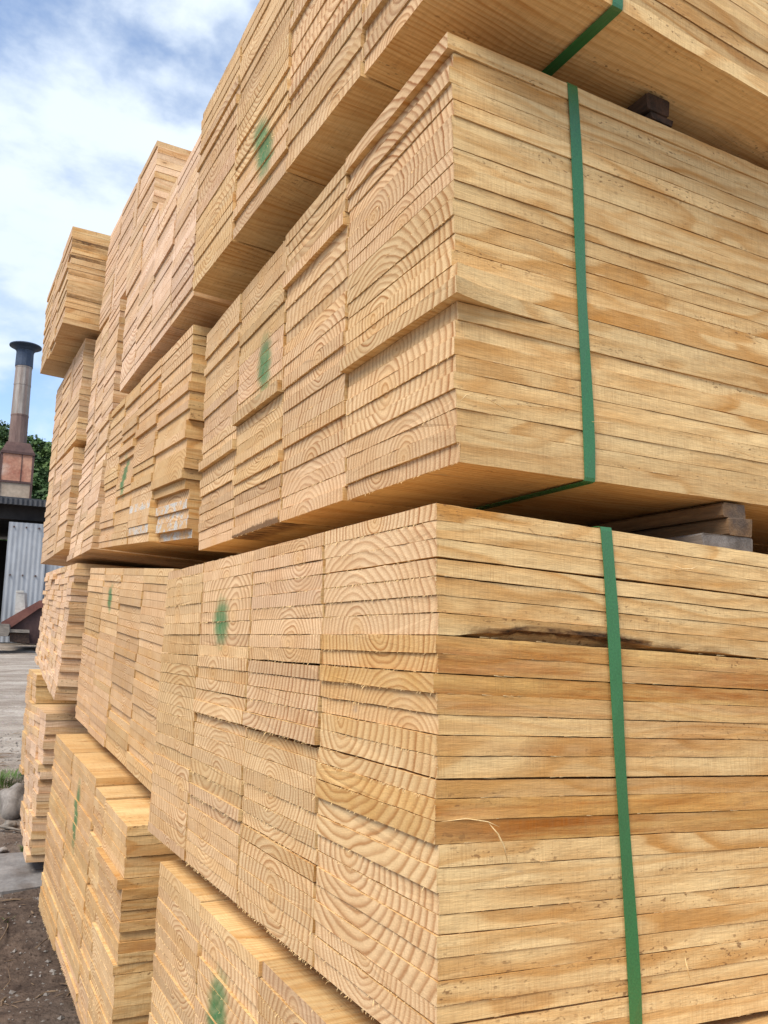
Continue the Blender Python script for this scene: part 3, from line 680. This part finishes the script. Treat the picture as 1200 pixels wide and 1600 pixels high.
# chimney on the shed roof
YC = 17.2; sc = YC/15
def pz(px, py, Y): 
    d = fw + rt*((px-600)/1260) - up*((py-800)/1260); return d*(Y/d.y)
chim = empty('furnace_chimney', (pz(24, 785, YC).x, YC, 2.4), 'tall banded stove pipe with flared dark cap on a rusty red plate base', 'chimney')
cxm = pz(24, 740, YC).x; bw = (pz(49, 740, YC).x - cxm)
zb1, zb2, zb3, zb4 = pz(24, 790, YC).z-.1, pz(24, 757, YC).z, pz(24, 714, YC).z, pz(24, 699, YC).z
def frustum(k, cx_, cy_, z0_, z1_, w0, w1, m=0):
    k.add([(cx_+sx*w, cy_+sy*w, z) for z, w in ((z0_, w0), (z1_, w1)) for sx, sy in ((-1, -1), (1, -1), (1, 1), (-1, 1))],
          [(0,1,5,4),(1,2,6,5),(2,3,7,6),(3,0,4,7),(4,5,6,7),(3,2,1,0)], m)
k = MB(); frustum(k, cxm, YC, zb1, zb2-.02, bw*.93, bw*.93); k.build('lower_casing', M_BEIGE, chim)
k = MB(); frustum(k, cxm, YC, zb2+.02, zb3, bw*.96, bw*.96); k.build('upper_casing', M_RUST, chim)
k = MB(); frustum(k, cxm, YC, zb2-.02, zb2+.02, bw*1.0, bw*1.0)
for sx in (-1, 1):
    k.box(cxm+sx*bw*.98-.02, cxm+sx*bw*.98+.02, YC-bw*.99, YC-bw*.90, zb1, zb3)
k.box(cxm+bw*.25, cxm+bw*.30, YC-bw*1.0, YC-bw*.93, zb2, zb3); k.build('casing_frame', M_RUSTD, chim)
k = MB(); frustum(k, cxm, YC, zb3, zb3+.05, bw*1.06, bw*1.06); frustum(k, cxm, YC, zb3+.05, zb4+.06, bw*1.02, bw*.72); k.build('hood', M_RUSTD, chim)
pcx = pz(27.5, 690, YC).x; pr_ = (pz(43, 660, YC).x - pz(13.5, 660, YC).x)/2
zt = [zb4+.05, pz(30, 649, YC).z, pz(34, 601, YC).z, pz(37, 574, YC).z, pz(40, 549, YC).z]
for (za, zb_, mm, nm, rr) in [(zt[0], zt[1], M_PIPEL, 'pipe_section', 1.0), (zt[1], zt[2], M_PIPE, 'pipe_section', .97), (zt[2], zt[3], M_PIPE, 'pipe_section', .95), (zt[3], zt[4], M_SOOT, 'pipe_section', 1.0)]:
    k = MB(); n = 12; V_ = []
    for z, r_ in ((za, pr_*rr), (zb_-.03, pr_*rr*.97), (zb_-.03, pr_*rr*1.0), (zb_, pr_*rr*1.0)):
        for t in range(n): a = t/n*2*math.pi + .13; V_.append((pcx+math.cos(a)*r_, YC+math.sin(a)*r_, z))
    F_ = [(i*n+t, i*n+(t+1) % n, (i+1)*n+(t+1) % n, (i+1)*n+t) for i in range(3) for t in range(n)] + [tuple(3*n+t for t in range(n)), tuple(range(n))[::-1]]
    k.add(V_, F_); k.build(nm, mm, chim)
k = MB(); n = 28; V_ = []
for z, r_ in ((zt[4]-.005, pr_*1.0), (zt[4]+.045, pr_*1.3), (zt[4]+.085, pr_*1.78), (zt[4]+.105, pr_*1.78), (zt[4]+.11, pr_*1.3), (zt[4]+.06, pr_*.9)):
    for t in range(n): a = t/n*2*math.pi; V_.append((pcx+math.cos(a)*r_, YC+math.sin(a)*r_, z))
F_ = [(i*n+t, i*n+(t+1) % n, (i+1)*n+(t+1) % n, (i+1)*n+t) for i in range(5) for t in range(n)] + [tuple(5*n+t for t in range(n))]
k.add(V_, F_); k.build('cap', M_SOOT, chim)
# scrap and timbers in front of the shed
YS = 13.4
def quad3(pxs, Y, thick, name, m, label, cat):
    P = [pz(px, py, Y) for px, py in pxs]; n = len(P)
    k = MB(); k.add([tuple(p) for p in P] + [(p.x+.05, p.y+thick, p.z) for p in P], [tuple(range(n))[::-1], tuple(n+i for i in range(n))] + [(i, (i+1) % n, n+(i+1) % n, n+i) for i in range(n)])
    return k
hop = empty('scrap_hopper', tuple(pz(50, 1000, YS)), 'rusty dark red sloping metal hopper lying in front of the shed', 'hopper')
k = quad3([(0, 978), (2, 972), (62, 938), (120, 938), (120, 948), (62, 950), (12, 984)], YS, .9, '', None, '', ''); k.build('upper_plate', M_RUST if False else simple('oxide_plate', (.13, .05, .04), (.22, .095, .07), 3, .75), hop)
k = quad3([(12, 984), (62, 950), (120, 948), (120, 1006), (34, 1006), (28, 992)], YS+.05, .8, '', None, '', ''); k.build('body', simple('hopper_body', (.045, .025, .024), (.09, .05, .045), 3, .8), hop)
k = quad3([(-40, 973), (14, 975), (15, 987), (12, 994), (-40, 992)], YS-.5, .5, '', None, '', ''); tag(k.build('timber_offcut', M_GREYWOOD), 'thick grey timber offcut at the left edge in front of the hopper', 'timber', 'timber offcuts by the hopper')
k = quad3([(12, 983), (46, 984), (46, 989), (12, 988)], YS-.45, 1.0, '', None, '', ''); tag(k.build('timber_offcut', M_GREYWOOD), 'long flat grey board resting on a dark block by the hopper', 'timber', 'timber offcuts by the hopper')
k = quad3([(15, 989), (45, 990), (46, 1005), (16, 1003)], YS-.4, .8, '', None, '', ''); tag(k.build('timber_block', M_DARKB), 'black block under the long flat board by the hopper', 'block')
k = quad3([(25, 925), (38, 926), (40, 972), (22, 972)], YS+.7, .12, '', None, '', ''); k.box(pz(26, 925, YS+.7).x, pz(37, 925, YS+.7).x, YS+.69, YS+.83, pz(30, 926, YS+.7).z, pz(30, 922.5, YS+.7).z)
tag(k.build('concrete_post', simple('pale_post', (.38, .37, .34), (.5, .49, .45), 4, .85)), 'short pale grey post standing before the corrugated sheet', 'post')
# ------------------------------------------------------------------ wooded hill
def hillz(x, y):
    d = math.hypot(x, y)
    if d < 130: return -.5
    a = math.atan2(x, y)
    h = .222 + .012*math.sin(a*5+1.2) + .012*math.sin(a*40+1.0)
    t = min(1, (d-130)/200); t = t*t*(3-2*t)
    return -.5 + (330*h)*t - 9*t
k = MB(); V_, F_ = [], []; NA, NR = 90, 14
for j in range(NR):
    d = 125 + j*20
    for i in range(NA):
        a = -1.5 + 3.0*i/(NA-1); x, y = math.sin(a)*d, math.cos(a)*d
        V_.append((x, y, hillz(x, y) + (1.5*noise.noise(Vector((x*.06, y*.06, 0))) if j else -2)))
for j in range(NR-1):
    for i in range(NA-1): F_.append((j*NA+i, j*NA+i+1, (j+1)*NA+i+1, (j+1)*NA+i))
mesh_obj('hills', V_, F_, simple('hill_soil', (.02, .035, .012), (.045, .065, .02), .2, .95), smooth=True)['kind'] = 'structure'
lf = [MB() for _ in range(3)]; R2 = random.Random(11)
def clump(k, c, r, n):
    for i in range(n):
        d = Vector((R2.gauss(0, 1), R2.gauss(0, 1), R2.gauss(0, 1))).normalized(); d.z = abs(d.z)*.9 - .15
        p = Vector(c) + d*r*R2.uniform(.72, 1.08)
        s_ = R2.uniform(.3, .75); a = Vector((R2.uniform(-1, 1), R2.uniform(-1, 1), R2.uniform(-.6, .6))).normalized()
        b = a.cross(d + Vector((R2.uniform(-.7, .7), R2.uniform(-.7, .7), R2.uniform(-.7, .7)))).normalized()
        k.add([p-a*s_, p+b*s_*.8, p+a*s_, p-b*s_*.8], [(0, 1, 2, 3)])
for i in range(760):
    a = R2.uniform(-.04, .22) if i < 680 else R2.uniform(-.9, -.04); d = R2.uniform(135, 345)
    x, y = math.sin(a)*d, math.cos(a)*d; r = R2.uniform(3.2, 6.5); z = hillz(x, y) + r*.75
    m_ = R2.randrange(3)
    clump(lf[m_], (x, y, z), r*.8, 130)
    for q_ in range(3): clump(lf[m_], (x+R2.uniform(-1, 1)*r*.8, y+R2.uniform(-1, 1)*r*.8, z+R2.uniform(-.4, .9)*r*.7), r*R2.uniform(.35, .6), 60)
V_, F_, fm_ = [], [], []
for i, k in enumerate(lf):
    b = len(V_); V_ += k.v; F_ += [tuple(t+b for t in f) for f in k.f]; fm_ += [i]*len(k.f)
o = mesh_obj('forest', V_, F_, [simple('leaf_dark', (.020, .045, .014), (.045, .085, .022), .3, .7), simple('leaf_mid', (.035, .075, .020), (.07, .12, .03), .3, .7), simple('leaf_light', (.06, .11, .025), (.10, .15, .045), .3, .7)], None, fm_)
tag(o, 'dense green wood covering the hill behind the shed', 'forest', kind='stuff')
# ------------------------------------------------------------------ curled splinters on the near packs
def curl(pts, r, pack):
    k = MB(); n = len(pts); k.tube([Vector(p) for p in pts], [r*(1-.75*abs(2*i/(n-1)-1)**2) for i in range(n)], 6, flat=.5); k.build('curled_splinter', M_SPLINT, pack.root, smooth=True)
def on_y(px, py, Y): return pz(px, py, Y)
curl([on_y(690, 1284, .712), on_y(728, 1279, .710), on_y(762, 1284, .704), on_y(780, 1292, .700)], .0011, C1)
curl([on_y(762, 1284, .705), on_y(778, 1303, .702), on_y(787, 1322, .704), on_y(793, 1346, .706)], .0013, C1)
curl([on_y(1054, 884, .711), on_y(1066, 889, .707), on_y(1080, 889, .706), on_y(1092, 884, .708)], .0014, C1)
curl([on_y(1069, 1490, .711), on_y(1072, 1505, .706), on_y(1079, 1533, .708)], .0008, C1)
curl([on_y(718, 628, .742), on_y(728, 618, .737), on_y(742, 615, .735)], .0012, B1)
curl([on_y(740, 616, .736), on_y(765, 625, .734), on_y(784, 636, .735), on_y(794, 644, .737)], .0010, B1)
curl([on_y(925, 659, .740), on_y(945, 660, .737), on_y(968, 663, .739)], .0011, B1)
curl([on_y(1108, 697, .741), on_y(1150, 705, .738), on_y(1186, 717, .740)], .0010, B1)
